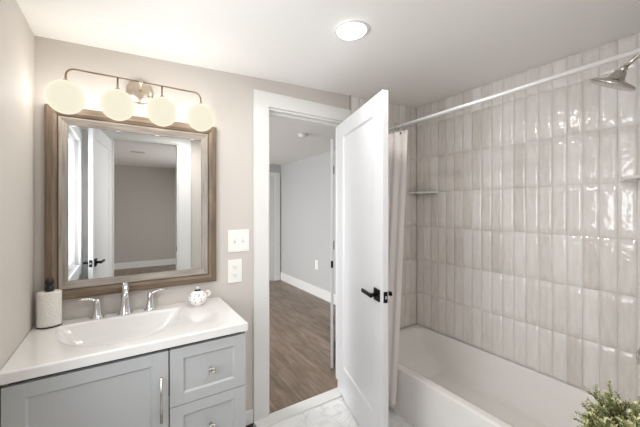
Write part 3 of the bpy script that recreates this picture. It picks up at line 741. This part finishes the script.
t = thing('shower_valve', 'chrome shower valve lever at the right edge of the tiled wall', 'shower valve', (0, 0, 0))
VZ = .768; vx = 2.30
bm = bm_new(); add_lathe(bm, [(.075, 0), (.075, .004), (.066, .008), (.030, .010), (.028, .045), (.024, .050), (0, .052)], (vx, YE - .0005, VZ), (0, 1, 0), 36); obj('escutcheon', bm, M['chrome'], t)
bm = bm_new(); add_lathe(bm, [(.022, 0), (.022, .055), (.018, .060), (0, .061)], (vx, YE + .045, VZ), (0, 1, 0), 24)
add_tube(bm, [(vx - .004, YE + .085, VZ + .004), (vx - .004, YE + .102, VZ + .003), (vx - .004, YE + .110, VZ - .010), (vx - .004, YE + .110, VZ - .06)], [.006, .006, .0055, .005], 12)
obj('lever', bm, M['chrome'], t)

# ------------------------------------------------------------------ plant on a small stool
PX, PY = 1.505, -1.735
t = thing('plant_stool', 'small pale round stool under the potted plant', 'stool', (PX, PY, 0))
bm = bm_new(); add_lathe(bm, [(.0, .575), (.125, .575), (.130, .580), (.130, .597), (.125, .602), (0, .602)], n=40); obj('seat', bm, M['stand'], t)
for k in range(4):
    a = PI / 4 + k * PI / 2
    bm = bm_new(); add_tube(bm, [(.13 * math.cos(a), .13 * math.sin(a), 0), (.085 * math.cos(a), .085 * math.sin(a), .577)], [.010, .014], 12); obj('leg', bm, M['stand'], t)
t = thing('potted_plant', 'bushy small-leaved green plant in the lower right corner', 'plant', (PX, PY, .602))
bm = bm_new(); add_lathe(bm, [(.0, 0), (.050, 0), (.053, .004), (.068, .115), (.070, .120), (.064, .122), (.062, .110), (0, .108)], n=36); obj('pot', bm, M['pot'], t)
bm = bm_new(); add_lathe(bm, [(.0, .1095), (.061, .1095), (.055, .113), (0, .116)], n=30); obj('soil', bm, M['soil'], t)
rp = random.Random(21); bm = bmesh.new(); tones = []
def leaf(c, d, up, l, wd, tn):
    s_ = d.cross(up)
    if s_.length < 1e-4: return
    s_.normalize(); n_ = s_.cross(d).normalized()
    vs = [bm.verts.new(c), bm.verts.new(c + d * l * .45 + s_ * wd + n_ * l * .06), bm.verts.new(c + d * l), bm.verts.new(c + d * l * .45 - s_ * wd + n_ * l * .06)]
    bm.faces.new((vs[0], vs[1], vs[2])); bm.faces.new((vs[0], vs[2], vs[3])); tones.extend([tn, tn * .9])
def sprig(base, d, ln, thick=.0011):
    p = base.copy(); steps = max(4, int(ln / .006)); pts = [p.copy()]
    dd_ = d.copy()
    for k in range(steps):
        dd_ = (dd_ + Vector((rp.gauss(0, .06), rp.gauss(0, .06), rp.gauss(.03, .04)))).normalized(); p = p + dd_ * ln / steps; pts.append(p.copy())
        f_ = k / steps
        if f_ < .18: continue
        for q in range(3):
            a = k * 2.4 + q * 2.1 + rp.uniform(-.4, .4)
            u_ = dd_.orthogonal().normalized(); v_ = dd_.cross(u_)
            od = (u_ * math.cos(a) + v_ * math.sin(a) + dd_ * rp.uniform(.5, 1.1)).normalized()
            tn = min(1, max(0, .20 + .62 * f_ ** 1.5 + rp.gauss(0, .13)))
            leaf(p, od, dd_, rp.uniform(.009, .0145), rp.uniform(.0022, .0036), tn)
    n0 = len(bm.faces); add_tube(bm, pts, thick, 4); tones.extend([.15] * (len(bm.faces) - n0))
    return pts
for k in range(120):
    th_ = rp.uniform(0, 2 * PI); el = math.acos(1 - rp.random() * .97)
    d = Vector((math.sin(el) * math.cos(th_), math.sin(el) * math.sin(th_), math.cos(el) * .95 + .18)).normalized()
    ln = rp.uniform(.12, .195)
    pts = sprig(Vector((.03 * math.cos(th_) * rp.random(), .03 * math.sin(th_) * rp.random(), .113)), d, ln)
    for q in range(3):
        b = pts[int(len(pts) * rp.uniform(.35, .8))]
        sprig(b, (d + Vector((rp.gauss(0, .5), rp.gauss(0, .5), rp.gauss(.1, .35)))).normalized(), ln * rp.uniform(.25, .42), .0008)
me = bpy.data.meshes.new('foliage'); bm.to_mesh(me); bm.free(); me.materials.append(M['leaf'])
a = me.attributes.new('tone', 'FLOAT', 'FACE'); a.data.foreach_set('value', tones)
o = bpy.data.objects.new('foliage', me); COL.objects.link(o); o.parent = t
